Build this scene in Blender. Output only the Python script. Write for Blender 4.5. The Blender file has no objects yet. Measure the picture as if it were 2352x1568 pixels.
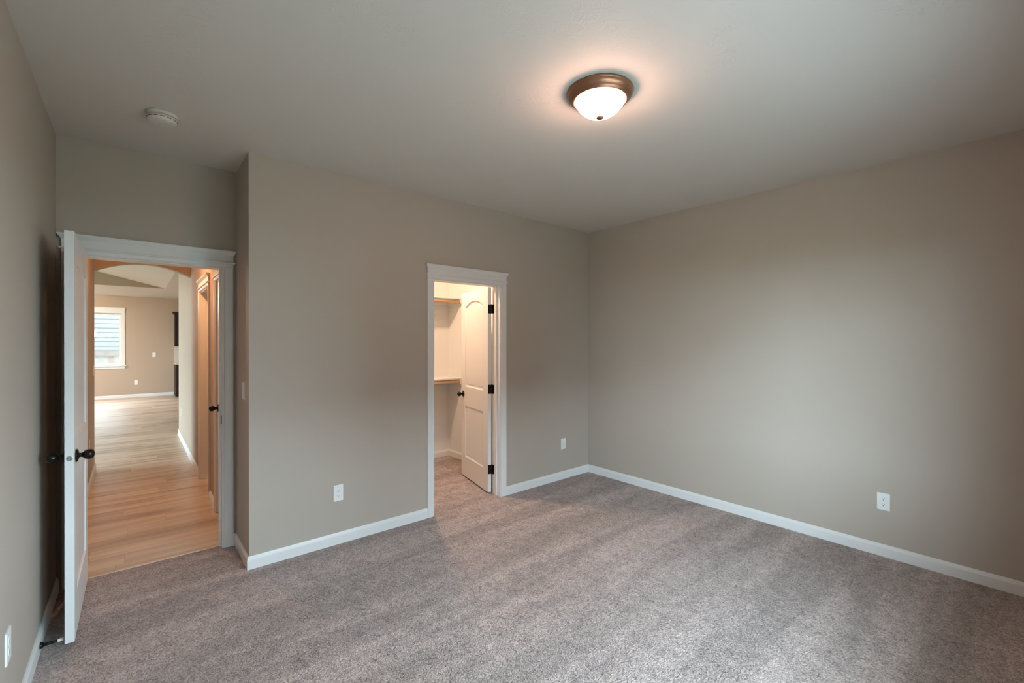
import bpy, bmesh, math, random
from mathutils import Vector, Matrix

sc = bpy.context.scene
COL = sc.collection
PI = math.pi

# ------------------------------------------------------------------ camera
YAW, PITCH, CAM_H, F_PX = 0.7024, -0.0016, 1.5013, 1027.63
cam_d = bpy.data.cameras.new('camera')
cam = bpy.data.objects.new('camera', cam_d)
COL.objects.link(cam)
cam.location = (0.0, 0.0, CAM_H)
cam.rotation_euler = (PI / 2 + PITCH, 0.0, -YAW)
cam_d.sensor_fit = 'HORIZONTAL'
cam_d.sensor_width = 36.0
cam_d.lens = F_PX / 2352.0 * 36.0
cam_d.clip_start = 0.02
cam_d.clip_end = 200.0
sc.camera = cam

# ------------------------------------------------------------------ sky, exposure
SKY_STRENGTH, GLOW_STRENGTH, GLOW_POW = 30.0, 7.0, 5.0
world = bpy.data.worlds.new('overcast_sky')
sc.world = world
world.use_nodes = True
wn = world.node_tree
wn.nodes.clear()
w_out = wn.nodes.new('ShaderNodeOutputWorld')
w_bg = wn.nodes.new('ShaderNodeBackground')
w_tc = wn.nodes.new('ShaderNodeTexCoord')
# overcast sky, brighter around a veiled sun low in the west-south-west
GLOW_DIR = Vector((-0.87, -0.42, 0.28)).normalized()
w_dot = wn.nodes.new('ShaderNodeVectorMath'); w_dot.operation = 'DOT_PRODUCT'
w_dot.inputs[1].default_value = GLOW_DIR
w_max = wn.nodes.new('ShaderNodeMath'); w_max.operation = 'MAXIMUM'; w_max.inputs[1].default_value = 0.0
w_pow = wn.nodes.new('ShaderNodeMath'); w_pow.operation = 'POWER'; w_pow.inputs[1].default_value = GLOW_POW
w_sum = wn.nodes.new('ShaderNodeMath'); w_sum.operation = 'MULTIPLY_ADD'
w_sum.inputs[1].default_value = GLOW_STRENGTH; w_sum.inputs[2].default_value = SKY_STRENGTH
wn.links.new(w_tc.outputs['Generated'], w_dot.inputs[0])
wn.links.new(w_dot.outputs['Value'], w_max.inputs[0])
wn.links.new(w_max.outputs[0], w_pow.inputs[0])
wn.links.new(w_pow.outputs[0], w_sum.inputs[0])
w_bg.inputs['Color'].default_value = (0.775, 0.97, 1.14, 1)
wn.links.new(w_sum.outputs[0], w_bg.inputs['Strength'])
wn.links.new(w_bg.outputs[0], w_out.inputs['Surface'])

sc.view_settings.view_transform = 'Standard'
sc.view_settings.look = 'None'
sc.view_settings.exposure = 0.0
sc.view_settings.gamma = 1.0
sc.view_settings.use_curve_mapping = False
sc.cycles.use_denoising = True
sc.cycles.max_bounces = 14
sc.cycles.diffuse_bounces = 10
sc.cycles.glossy_bounces = 5
sc.cycles.transparent_max_bounces = 12
sc.cycles.sample_clamp_indirect = 6.0
sc.cycles.caustics_reflective = False
sc.cycles.caustics_refractive = False

LAMP_L = 78.0       # bowl radiance of the bedroom lamp
CLOSET_L = 720.0
HALL_L = 880.0
ROOM_FILL_L = 820.0


def portal(name, loc, rot, sx, sy):
    """Marks a real window opening so that sky light through it is sampled well."""
    d = bpy.data.lights.new(name, 'AREA')
    d.shape = 'RECTANGLE'
    d.size, d.size_y = sx, sy
    d.cycles.is_portal = True
    o = bpy.data.objects.new(name, d)
    COL.objects.link(o)
    o.location = loc
    o.rotation_euler = rot
    return o


# ------------------------------------------------------------------ room dimensions (metres)
H = 2.743                     # bedroom and hall ceiling
XR, XL = 3.994, -0.356        # bedroom right / left wall
YB, YC, YD = -0.16, 3.361, 3.835   # wall behind the camera, closet wall, niche wall with the hall door
XN = 0.5795                   # return of the niche
WT = 0.115                    # wall thickness
YT = 3.883                    # carpet meets plank floor here
HX0, HX1 = -0.345, 0.558      # hall walls
YH = 7.12                     # end of hall on the left
YH2 = 9.0                     # end of hall wall on the right
GY, GH = 15.58, 2.67          # far wall and ceiling of the great room
GX0, GX1 = -5.2, 4.4
CX0, CX1, CYB = 1.33, 3.168, 5.02   # closet
BW = (0.42, 2.50, 0.55, 2.10)  # bedroom window opening in the wall behind the camera
DOOR_H = 2.026

portal('portal_bedroom', ((BW[0] + BW[1]) / 2, YB - 0.10, (BW[2] + BW[3]) / 2), (PI / 2, 0, 0), BW[1] - BW[0], BW[3] - BW[2])
portal('portal_patio', (GX0 - 0.10, 9.4, 1.125), (PI / 2, 0, -PI / 2), 3.6, 2.15)
portal('portal_dining', (-0.78, GY + 0.10, 1.52), (PI / 2, 0, PI), 1.1, 1.35)


# ------------------------------------------------------------------ materials
def new_mat(name):
    m = bpy.data.materials.new(name)
    m.use_nodes = True
    nt = m.node_tree
    b = nt.nodes['Principled BSDF']
    return m, nt, b


def simple(name, col, rough=0.5, metal=0.0, spec=0.5, noise=0.0, nscale=40.0, bump=0.0, bscale=200.0):
    m, nt, b = new_mat(name)
    b.inputs['Base Color'].default_value = (*col, 1)
    b.inputs['Roughness'].default_value = rough
    b.inputs['Metallic'].default_value = metal
    b.inputs['Specular IOR Level'].default_value = spec
    tc = nt.nodes.new('ShaderNodeTexCoord')
    if noise > 0:
        n = nt.nodes.new('ShaderNodeTexNoise')
        n.inputs['Scale'].default_value = nscale
        n.inputs['Detail'].default_value = 3
        nt.links.new(tc.outputs['Object'], n.inputs['Vector'])
        mx = nt.nodes.new('ShaderNodeMix')
        mx.data_type = 'RGBA'
        mx.inputs['A'].default_value = (*[c * (1 - noise) for c in col], 1)
        mx.inputs['B'].default_value = (*[min(1, c * (1 + noise)) for c in col], 1)
        nt.links.new(n.outputs['Fac'], mx.inputs['Factor'])
        nt.links.new(mx.outputs['Result'], b.inputs['Base Color'])
    if bump > 0:
        n2 = nt.nodes.new('ShaderNodeTexNoise')
        n2.inputs['Scale'].default_value = bscale
        n2.inputs['Detail'].default_value = 4
        nt.links.new(tc.outputs['Object'], n2.inputs['Vector'])
        bp = nt.nodes.new('ShaderNodeBump')
        bp.inputs['Strength'].default_value = bump
        bp.inputs['Distance'].default_value = 0.002
        nt.links.new(n2.outputs['Fac'], bp.inputs['Height'])
        nt.links.new(bp.outputs['Normal'], b.inputs['Normal'])
    return m


M = {}
M['wall'] = simple('greige_wall_paint', (0.442, 0.385, 0.330), 0.62, spec=0.35, noise=0.02, nscale=3, bump=0.25, bscale=160)
M['hall_wall'] = simple('tan_wall_paint', (0.44, 0.35, 0.27), 0.6, spec=0.35, bump=0.2, bscale=160)
M['closet_wall'] = simple('closet_white_paint', (0.76, 0.775, 0.77), 0.6, spec=0.35, bump=0.2, bscale=160)
M['trim'] = simple('white_trim_paint', (0.74, 0.74, 0.735), 0.32, spec=0.5, bump=0.05, bscale=60)
M['white_plastic'] = simple('white_plastic', (0.80, 0.80, 0.79), 0.35)
M['off_white_plastic'] = simple('off_white_plastic', (0.66, 0.63, 0.60), 0.4)
M['slot'] = simple('dark_slot', (0.02, 0.02, 0.02), 0.7)
M['grey_slot'] = simple('shadow_gap', (0.12, 0.11, 0.10), 0.7)
M['black'] = simple('oil_rubbed_bronze', (0.018, 0.014, 0.012), 0.28, 0.6, noise=0.2, nscale=90)
M['hinge'] = simple('blackened_steel', (0.02, 0.016, 0.014), 0.4, 0.7)
M['steel'] = simple('brushed_nickel', (0.42, 0.42, 0.42), 0.35, 0.9, noise=0.1, nscale=200)
M['bronze'] = simple('brushed_bronze', (0.25, 0.115, 0.065), 0.36, 0.75, noise=0.45, nscale=420, bump=0.2, bscale=500)
M['wood_rod'] = simple('pine_dowel', (0.62, 0.38, 0.20), 0.45, noise=0.12, nscale=30)
M['cabinet'] = simple('dark_espresso_wood', (0.022, 0.010, 0.007), 0.5, spec=0.25, noise=0.4, nscale=25)
M['counter'] = simple('pale_laminate_counter', (0.60, 0.55, 0.50), 0.35, noise=0.1, nscale=80)
M['rubber'] = simple('white_rubber', (0.75, 0.75, 0.72), 0.6)
M['siding'] = simple('pale_blue_siding', (0.077, 0.064, 0.058), 0.7, noise=0.05, nscale=2)
M['fence'] = simple('weathered_cedar', (0.11, 0.085, 0.072), 0.85, noise=0.35, nscale=9)
M['ground'] = simple('outdoor_lawn', (0.13, 0.15, 0.09), 0.95, noise=0.3, nscale=4)
M['vinyl'] = simple('white_vinyl', (0.72, 0.73, 0.74), 0.4)
M['tile'] = simple('backsplash_tile', (0.62, 0.56, 0.50), 0.35, noise=0.08, nscale=20)


def mat_ceiling():
    m, nt, b = new_mat('knockdown_ceiling')
    b.inputs['Base Color'].default_value = (0.66, 0.615, 0.58, 1)
    b.inputs['Roughness'].default_value = 0.75
    b.inputs['Specular IOR Level'].default_value = 0.25
    tc = nt.nodes.new('ShaderNodeTexCoord')
    big = nt.nodes.new('ShaderNodeTexNoise')
    big.inputs['Scale'].default_value = 2.6
    big.inputs['Detail'].default_value = 2
    nt.links.new(tc.outputs['Object'], big.inputs['Vector'])
    # thin raised trowel swirls: contour lines of a distorted noise, present in patches
    n1 = nt.nodes.new('ShaderNodeTexNoise')
    n1.inputs['Scale'].default_value = 9.0
    n1.inputs['Detail'].default_value = 5
    n1.inputs['Distortion'].default_value = 1.6
    nt.links.new(tc.outputs['Object'], n1.inputs['Vector'])
    s = nt.nodes.new('ShaderNodeMath'); s.operation = 'SUBTRACT'; s.inputs[1].default_value = 0.5
    a = nt.nodes.new('ShaderNodeMath'); a.operation = 'ABSOLUTE'
    r = nt.nodes.new('ShaderNodeMapRange')
    r.inputs['From Min'].default_value = 0.0; r.inputs['From Max'].default_value = 0.03
    r.inputs['To Min'].default_value = 1.0; r.inputs['To Max'].default_value = 0.0
    nt.links.new(n1.outputs['Fac'], s.inputs[0]); nt.links.new(s.outputs[0], a.inputs[0]); nt.links.new(a.outputs[0], r.inputs['Value'])
    r2 = nt.nodes.new('ShaderNodeMapRange')
    r2.inputs['From Min'].default_value = 0.50; r2.inputs['From Max'].default_value = 0.68
    nt.links.new(big.outputs['Fac'], r2.inputs['Value'])
    mul = nt.nodes.new('ShaderNodeMath'); mul.operation = 'MULTIPLY'
    nt.links.new(r.outputs[0], mul.inputs[0]); nt.links.new(r2.outputs[0], mul.inputs[1])
    fine = nt.nodes.new('ShaderNodeTexNoise')
    fine.inputs['Scale'].default_value = 55.0; fine.inputs['Detail'].default_value = 3
    nt.links.new(tc.outputs['Object'], fine.inputs['Vector'])
    add = nt.nodes.new('ShaderNodeMath'); add.operation = 'MULTIPLY_ADD'; add.inputs[1].default_value = 0.35
    nt.links.new(fine.outputs['Fac'], add.inputs[0]); nt.links.new(mul.outputs[0], add.inputs[2])
    bp = nt.nodes.new('ShaderNodeBump')
    bp.inputs['Strength'].default_value = 0.35; bp.inputs['Distance'].default_value = 0.003
    nt.links.new(add.outputs[0], bp.inputs['Height'])
    nt.links.new(bp.outputs['Normal'], b.inputs['Normal'])
    return m


M['ceiling'] = mat_ceiling()


def mat_carpet():
    m, nt, b = new_mat('taupe_cut_pile_carpet')
    L = nt.links.new
    b.inputs['Roughness'].default_value = 0.95
    b.inputs['Specular IOR Level'].default_value = 0.1
    b.inputs['Sheen Weight'].default_value = 0.15
    tc = nt.nodes.new('ShaderNodeTexCoord')
    # twisted tufts: short bent strokes from a strongly distorted noise, with dark pits between them
    n1 = nt.nodes.new('ShaderNodeTexNoise'); n1.inputs['Scale'].default_value = 58; n1.inputs['Detail'].default_value = 3
    n1.inputs['Roughness'].default_value = 0.6; n1.inputs['Distortion'].default_value = 1.8
    L(tc.outputs['Object'], n1.inputs['Vector'])
    wob = nt.nodes.new('ShaderNodeTexNoise'); wob.inputs['Scale'].default_value = 45; wob.inputs['Detail'].default_value = 2
    L(tc.outputs['Object'], wob.inputs['Vector'])
    mixv = nt.nodes.new('ShaderNodeMix'); mixv.data_type = 'VECTOR'; mixv.inputs['Factor'].default_value = 0.03
    L(tc.outputs['Object'], mixv.inputs['A']); L(wob.outputs['Color'], mixv.inputs['B'])
    v = nt.nodes.new('ShaderNodeTexVoronoi'); v.inputs['Scale'].default_value = 115; v.feature = 'F1'
    L(mixv.outputs['Result'], v.inputs['Vector'])
    pit = nt.nodes.new('ShaderNodeMapRange'); pit.inputs['From Min'].default_value = 0.45; pit.inputs['From Max'].default_value = 0.85
    pit.inputs['To Min'].default_value = 1.0; pit.inputs['To Max'].default_value = 0.62
    L(v.outputs['Distance'], pit.inputs['Value'])
    n2 = nt.nodes.new('ShaderNodeTexNoise'); n2.inputs['Scale'].default_value = 11; n2.inputs['Detail'].default_value = 4
    L(tc.outputs['Object'], n2.inputs['Vector'])
    # vacuum tracks: pile brushed in bands
    mp = nt.nodes.new('ShaderNodeMapping'); mp.inputs['Rotation'].default_value = (0, 0, -math.radians(11)); mp.inputs['Scale'].default_value = (0.42, 3.4, 1)
    L(tc.outputs['Object'], mp.inputs['Vector'])
    n3 = nt.nodes.new('ShaderNodeTexNoise'); n3.inputs['Scale'].default_value = 1.25; n3.inputs['Detail'].default_value = 4; n3.inputs['Distortion'].default_value = 0.5
    L(mp.outputs[0], n3.inputs['Vector'])
    r3 = nt.nodes.new('ShaderNodeMapRange'); r3.inputs['From Min'].default_value = 0.41; r3.inputs['From Max'].default_value = 0.60
    r3.inputs['To Min'].default_value = 0.84; r3.inputs['To Max'].default_value = 1.13
    L(n3.outputs['Fac'], r3.inputs['Value'])
    ramp = nt.nodes.new('ShaderNodeValToRGB')
    ramp.color_ramp.elements[0].position = 0.30; ramp.color_ramp.elements[0].color = (0.20, 0.162, 0.152, 1)
    ramp.color_ramp.elements[1].position = 0.70; ramp.color_ramp.elements[1].color = (0.61, 0.50, 0.47, 1)
    e = ramp.color_ramp.elements.new(0.5); e.color = (0.415, 0.338, 0.316, 1)
    madd = nt.nodes.new('ShaderNodeMath'); madd.operation = 'MULTIPLY_ADD'; madd.inputs[1].default_value = 0.30
    sub = nt.nodes.new('ShaderNodeMath'); sub.operation = 'SUBTRACT'; sub.inputs[1].default_value = 0.5
    L(n2.outputs['Fac'], sub.inputs[0]); L(sub.outputs[0], madd.inputs[0]); L(n1.outputs['Fac'], madd.inputs[2])
    L(madd.outputs[0], ramp.inputs[0])
    vm = nt.nodes.new('ShaderNodeMix'); vm.data_type = 'RGBA'; vm.blend_type = 'MULTIPLY'; vm.inputs['Factor'].default_value = 1
    pm = nt.nodes.new('ShaderNodeMath'); pm.operation = 'MULTIPLY'
    L(r3.outputs[0], pm.inputs[0]); L(pit.outputs[0], pm.inputs[1])
    L(ramp.outputs[0], vm.inputs['A']); L(pm.outputs[0], vm.inputs['B'])
    L(vm.outputs['Result'], b.inputs['Base Color'])
    hsum = nt.nodes.new('ShaderNodeMath'); hsum.operation = 'SUBTRACT'
    L(n1.outputs['Fac'], hsum.inputs[0]); L(v.outputs['Distance'], hsum.inputs[1])
    bp = nt.nodes.new('ShaderNodeBump'); bp.inputs['Strength'].default_value = 0.65; bp.inputs['Distance'].default_value = 0.008
    L(hsum.outputs[0], bp.inputs['Height']); L(bp.outputs['Normal'], b.inputs['Normal'])
    return m


M['carpet'] = mat_carpet()


def mat_wood_floor():
    m, nt, b = new_mat('oak_plank_laminate')
    L = nt.links.new
    tc = nt.nodes.new('ShaderNodeTexCoord')
    def mth(op, i0, i1=None, i2=None):
        n = nt.nodes.new('ShaderNodeMath'); n.operation = op
        for k, v in enumerate((i0, i1, i2)):
            if v is None: continue
            if isinstance(v, (int, float)): n.inputs[k].default_value = v
            else: L(v, n.inputs[k])
        return n.outputs[0]
    PW, PL = 0.186, 1.22
    sp = nt.nodes.new('ShaderNodeSeparateXYZ'); L(tc.outputs['Object'], sp.inputs[0])
    row_f = mth('DIVIDE', mth('SUBTRACT', sp.outputs['Y'], YT - 0.07), PW)
    row = mth('FLOOR', row_f)
    wn1 = nt.nodes.new('ShaderNodeTexWhiteNoise'); wn1.noise_dimensions = '1D'; L(row, wn1.inputs['W'])
    col_f = mth('ADD', mth('DIVIDE', sp.outputs['X'], PL), mth('MULTIPLY', wn1.outputs['Value'], 7.0))
    colm = mth('FLOOR', col_f)
    cmb = nt.nodes.new('ShaderNodeCombineXYZ'); L(row, cmb.inputs[0]); L(colm, cmb.inputs[1])
    wn2 = nt.nodes.new('ShaderNodeTexWhiteNoise'); wn2.noise_dimensions = '2D'; L(cmb.outputs[0], wn2.inputs['Vector'])
    def seam(fr, size, half):
        d = mth('MULTIPLY', mth('PINGPONG', fr, 0.5), size)      # distance to the nearest joint, metres
        return mth('LESS_THAN', d, half)
    seams = mth('MAXIMUM', seam(row_f, PW, 0.0009), seam(col_f, PL, 0.0009))
    mp = nt.nodes.new('ShaderNodeMapping'); mp.inputs['Scale'].default_value = (0.9, 9.5, 1)
    L(tc.outputs['Object'], mp.inputs['Vector'])
    addv = nt.nodes.new('ShaderNodeVectorMath'); addv.operation = 'MULTIPLY_ADD'
    addv.inputs[1].default_value = (70, 130, 50)
    L(wn2.outputs['Color'], addv.inputs[0]); L(mp.outputs[0], addv.inputs[2])
    g = nt.nodes.new('ShaderNodeTexNoise'); g.inputs['Scale'].default_value = 1.0; g.inputs['Detail'].default_value = 5; g.inputs['Roughness'].default_value = 0.5; g.inputs['Distortion'].default_value = 0.7
    L(addv.outputs[0], g.inputs['Vector'])
    ramp = nt.nodes.new('ShaderNodeValToRGB')
    ramp.color_ramp.elements[0].position = 0.28; ramp.color_ramp.elements[0].color = (0.30, 0.215, 0.155, 1)
    ramp.color_ramp.elements[1].position = 0.68; ramp.color_ramp.elements[1].color = (0.64, 0.53, 0.43, 1)
    e = ramp.color_ramp.elements.new(0.48); e.color = (0.51, 0.395, 0.30, 1)
    sc_ = nt.nodes.new('ShaderNodeMath'); sc_.operation = 'MULTIPLY_ADD'; sc_.inputs[1].default_value = 0.20
    sb = nt.nodes.new('ShaderNodeMath'); sb.operation = 'SUBTRACT'; sb.inputs[1].default_value = 0.5
    L(wn2.outputs['Value'], sb.inputs[0]); L(sb.outputs[0], sc_.inputs[0]); L(g.outputs['Fac'], sc_.inputs[2])
    L(sc_.outputs[0], ramp.inputs[0])
    mx = nt.nodes.new('ShaderNodeMix'); mx.data_type = 'RGBA'
    mx.inputs['B'].default_value = (0.26, 0.175, 0.12, 1)
    L(seams, mx.inputs['Factor']); L(ramp.outputs[0], mx.inputs['A'])
    L(mx.outputs['Result'], b.inputs['Base Color'])
    b.inputs['Roughness'].default_value = 0.33
    b.inputs['Specular IOR Level'].default_value = 0.6
    bp = nt.nodes.new('ShaderNodeBump'); bp.inputs['Strength'].default_value = 0.15; bp.inputs['Distance'].default_value = 0.001
    L(g.outputs['Fac'], bp.inputs['Height']); L(bp.outputs['Normal'], b.inputs['Normal'])
    return m


M['wood_floor'] = mat_wood_floor()


def mat_door_field():
    """Door panel field with shallow vertical plank grooves (object X across the door)."""
    m, nt, b = new_mat('white_door_plank_panel')
    L = nt.links.new
    b.inputs['Base Color'].default_value = (0.74, 0.74, 0.735, 1)
    b.inputs['Roughness'].default_value = 0.34
    tc = nt.nodes.new('ShaderNodeTexCoord')
    sp = nt.nodes.new('ShaderNodeSeparateXYZ'); L(tc.outputs['Object'], sp.inputs[0])
    mo = nt.nodes.new('ShaderNodeMath'); mo.operation = 'PINGPONG'; mo.inputs[1].default_value = 0.041
    L(sp.outputs['X'], mo.inputs[0])
    r = nt.nodes.new('ShaderNodeMapRange'); r.inputs['From Min'].default_value = 0; r.inputs['From Max'].default_value = 0.004
    L(mo.outputs[0], r.inputs['Value'])
    bp = nt.nodes.new('ShaderNodeBump'); bp.inputs['Strength'].default_value = 0.6; bp.inputs['Distance'].default_value = 0.0025
    L(r.outputs[0], bp.inputs['Height']); L(bp.outputs['Normal'], b.inputs['Normal'])
    return m


M['door_field'] = mat_door_field()


def mat_emit(name, col, strength):
    m, nt, b = new_mat(name)
    b.inputs['Base Color'].default_value = (0.9, 0.88, 0.85, 1)
    b.inputs['Roughness'].default_value = 0.25
    b.inputs['Emission Color'].default_value = (*col, 1)
    b.inputs['Emission Strength'].default_value = strength
    return m


WARM = (1.0, 0.66, 0.42)
M['bowl'] = mat_emit('lit_frosted_glass', (1.0, 0.60, 0.44), LAMP_L)
M['bowl_closet'] = mat_emit('lit_closet_glass', (1.0, 0.66, 0.43), CLOSET_L)
M['bowl_hall'] = mat_emit('lit_hall_glass', (1.0, 0.50, 0.22), HALL_L)
M['bowl_room_fill'] = mat_emit('room_fill_glass', (1.0, 0.85, 0.72), ROOM_FILL_L)
M['shade'] = mat_emit('lit_chandelier_glass', (1.0, 0.90, 0.80), 2.2)


def mat_glass():
    m = bpy.data.materials.new('window_glass')
    m.use_nodes = True
    nt = m.node_tree
    nt.nodes.clear()
    out = nt.nodes.new('ShaderNodeOutputMaterial')
    tr = nt.nodes.new('ShaderNodeBsdfTransparent'); tr.inputs['Color'].default_value = (0.93, 0.97, 0.96, 1)
    gl = nt.nodes.new('ShaderNodeBsdfGlossy'); gl.inputs['Roughness'].default_value = 0.02
    lw = nt.nodes.new('ShaderNodeLayerWeight'); lw.inputs['Blend'].default_value = 0.5
    pw = nt.nodes.new('ShaderNodeMath'); pw.operation = 'POWER'; pw.inputs[1].default_value = 5.0
    fr = nt.nodes.new('ShaderNodeMath'); fr.operation = 'MULTIPLY_ADD'; fr.inputs[1].default_value = 0.85; fr.inputs[2].default_value = 0.012
    nt.links.new(lw.outputs['Facing'], pw.inputs[0]); nt.links.new(pw.outputs[0], fr.inputs[0])
    mx = nt.nodes.new('ShaderNodeMixShader')
    nt.links.new(fr.outputs[0], mx.inputs[0]); nt.links.new(tr.outputs[0], mx.inputs[1]); nt.links.new(gl.outputs[0], mx.inputs[2])
    nt.links.new(mx.outputs[0], out.inputs['Surface'])
    return m


M['glass'] = mat_glass()


# ------------------------------------------------------------------ mesh helpers
def obj(name, bm, mat, parent=None, smooth=False, loc=None, rot=None):
    me = bpy.data.meshes.new(name)
    bmesh.ops.recalc_face_normals(bm, faces=bm.faces[:])
    bm.to_mesh(me)
    bm.free()
    if mat is not None:
        me.materials.append(mat)
    if smooth:
        for p in me.polygons:
            p.use_smooth = True
    o = bpy.data.objects.new(name, me)
    COL.objects.link(o)
    if parent is not None:
        o.parent = parent
    if loc is not None:
        o.location = loc
    if rot is not None:
        o.rotation_euler = rot
    return o


def tag(o, label=None, cat=None, group=None, kind=None):
    if label: o['label'] = label
    if cat: o['category'] = cat
    if group: o['group'] = group
    if kind: o['kind'] = kind
    return o


def thing(name, label, cat, loc=(0, 0, 0), rz=0.0, group=None, kind=None):
    o = bpy.data.objects.new(name, None)
    o.empty_display_size = 0.1
    COL.objects.link(o)
    o.location = loc
    o.rotation_euler = (0, 0, rz)
    return tag(o, label, cat, group, kind)


def box(bm, x0, x1, y0, y1, z0, z1):
    vs = [bm.verts.new((x, y, z)) for z in (z0, z1) for y in (y0, y1) for x in (x0, x1)]
    for f in ((0, 1, 3, 2), (4, 6, 7, 5), (0, 4, 5, 1), (2, 3, 7, 6), (0, 2, 6, 4), (1, 5, 7, 3)):
        bm.faces.new([vs[i] for i in f])


def B(*boxes):
    bm = bmesh.new()
    for b_ in boxes:
        box(bm, *b_)
    return bm


def bbox(x0, x1, y0, y1, z0, z1, bev=0.003, seg=2):
    bm = bmesh.new()
    box(bm, x0, x1, y0, y1, z0, z1)
    bmesh.ops.recalc_face_normals(bm, faces=bm.faces[:])
    bmesh.ops.bevel(bm, geom=bm.edges[:], offset=bev, segments=seg, affect='EDGES', profile=0.5)
    return bm


def lathe(bm, prof, seg=48, axis='Z', origin=(0, 0, 0)):
    """prof: list of (radius, height) along axis."""
    o = Vector(origin)
    rings = []
    for r, h in prof:
        ring = []
        if r < 1e-6:
            p = {'Z': (0, 0, h), 'X': (h, 0, 0), 'Y': (0, h, 0)}[axis]
            ring = [bm.verts.new(o + Vector(p))]
        else:
            for k in range(seg):
                a = 2 * PI * k / seg
                c, s = r * math.cos(a), r * math.sin(a)
                p = {'Z': (c, s, h), 'X': (h, c, s), 'Y': (c, h, s)}[axis]
                ring.append(bm.verts.new(o + Vector(p)))
        rings.append(ring)
    for A, Bq in zip(rings, rings[1:]):
        if len(A) == 1 and len(Bq) == 1:
            continue
        for k in range(seg):
            k2 = (k + 1) % seg
            if len(A) == 1:
                bm.faces.new((A[0], Bq[k], Bq[k2]))
            elif len(Bq) == 1:
                bm.faces.new((A[k], Bq[0], A[k2]))
            else:
                bm.faces.new((A[k], Bq[k], Bq[k2], A[k2]))
    for ring in (rings[0], rings[-1]):
        if len(ring) > 2:
            bm.faces.new(ring)
    return bm


def extrude_profile(bm, prof, p0, p1, u, v):
    """Closed 2-D profile (list of (a,b)) placed with axes u,v and swept from p0 to p1. Optional mitres come as callables."""
    p0, p1, u, v = Vector(p0), Vector(p1), Vector(u), Vector(v)
    A = [bm.verts.new(p0 + u * a + v * b_) for a, b_ in prof]
    Bq = [bm.verts.new(p1 + u * a + v * b_) for a, b_ in prof]
    n = len(prof)
    for i in range(n):
        j = (i + 1) % n
        bm.faces.new((A[i], A[j], Bq[j], Bq[i]))
    bm.faces.new(A[::-1])
    bm.faces.new(Bq)


def sweep(bm, prof, pts, up=(0, 0, 1)):
    """Sweep profile (out, up) along a horizontal polyline with mitred corners. 'out' is to the LEFT of travel."""
    pts = [Vector(p) for p in pts]
    rows = []
    for i, p in enumerate(pts):
        d0 = (pts[i] - pts[i - 1]).normalized() if i > 0 else None
        d1 = (pts[i + 1] - pts[i]).normalized() if i < len(pts) - 1 else None
        if d0 is None: d0 = d1
        if d1 is None: d1 = d0
        n0 = Vector((-d0.y, d0.x, 0)); n1 = Vector((-d1.y, d1.x, 0))
        m = (n0 + n1)
        m = m / (m.dot(n0)) if m.length > 1e-6 else n0
        rows.append([bm.verts.new(p + m * a + Vector((0, 0, b_))) for a, b_ in prof])
    n = len(prof)
    for A, Bq in zip(rows, rows[1:]):
        for i in range(n):
            j = (i + 1) % n
            bm.faces.new((A[i], A[j], Bq[j], Bq[i]))
    bm.faces.new(rows[0][::-1])
    bm.faces.new(rows[-1])


def cyl(bm, p0, p1, r0, r1=None, seg=20):
    r1 = r0 if r1 is None else r1
    p0, p1 = Vector(p0), Vector(p1)
    d = (p1 - p0).normalized()
    a = d.orthogonal().normalized()
    b_ = d.cross(a)
    A = [bm.verts.new(p0 + (a * math.cos(2 * PI * k / seg) + b_ * math.sin(2 * PI * k / seg)) * r0) for k in range(seg)]
    Bq = [bm.verts.new(p1 + (a * math.cos(2 * PI * k / seg) + b_ * math.sin(2 * PI * k / seg)) * r1) for k in range(seg)]
    for k in range(seg):
        k2 = (k + 1) % seg
        bm.faces.new((A[k], A[k2], Bq[k2], Bq[k]))
    bm.faces.new(A[::-1])
    bm.faces.new(Bq)


def wall_x(name, x0, x1, y0, y1, z0, z1, holes, mat, label):
    """Wall running along X (thickness y0..y1); holes (xa, xb, za, zb)."""
    bm = bmesh.new()
    xs = sorted({x0, x1, *[h[0] for h in holes], *[h[1] for h in holes]})
    for a, b_ in zip(xs, xs[1:]):
        cuts = sorted([(h[2], h[3]) for h in holes if h[0] <= a + 1e-6 and h[1] >= b_ - 1e-6])
        z = z0
        for c0, c1 in cuts:
            if c0 > z + 1e-6: box(bm, a, b_, y0, y1, z, c0)
            z = c1
        if z < z1 - 1e-6: box(bm, a, b_, y0, y1, z, z1)
    return tag(obj(name, bm, mat), label, 'wall', kind='structure')


def wall_y(name, y0, y1, x0, x1, z0, z1, holes, mat, label):
    bm = bmesh.new()
    ys = sorted({y0, y1, *[h[0] for h in holes], *[h[1] for h in holes]})
    for a, b_ in zip(ys, ys[1:]):
        cuts = sorted([(h[2], h[3]) for h in holes if h[0] <= a + 1e-6 and h[1] >= b_ - 1e-6])
        z = z0
        for c0, c1 in cuts:
            if c0 > z + 1e-6: box(bm, x0, x1, a, b_, z, c0)
            z = c1
        if z < z1 - 1e-6: box(bm, x0, x1, a, b_, z, z1)
    return tag(obj(name, bm, mat), label, 'wall', kind='structure')


# ------------------------------------------------------------------ floors and ceilings
# openings
D1 = (-0.262, 0.490)          # bedroom door opening between jambs (x)
D2 = (1.970, 2.692)           # closet door opening between jambs (x)
DA = (5.18, 5.90)             # hall doorway, far (y)
DB = (3.99, 4.66)             # hall doorway, near (y)

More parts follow.
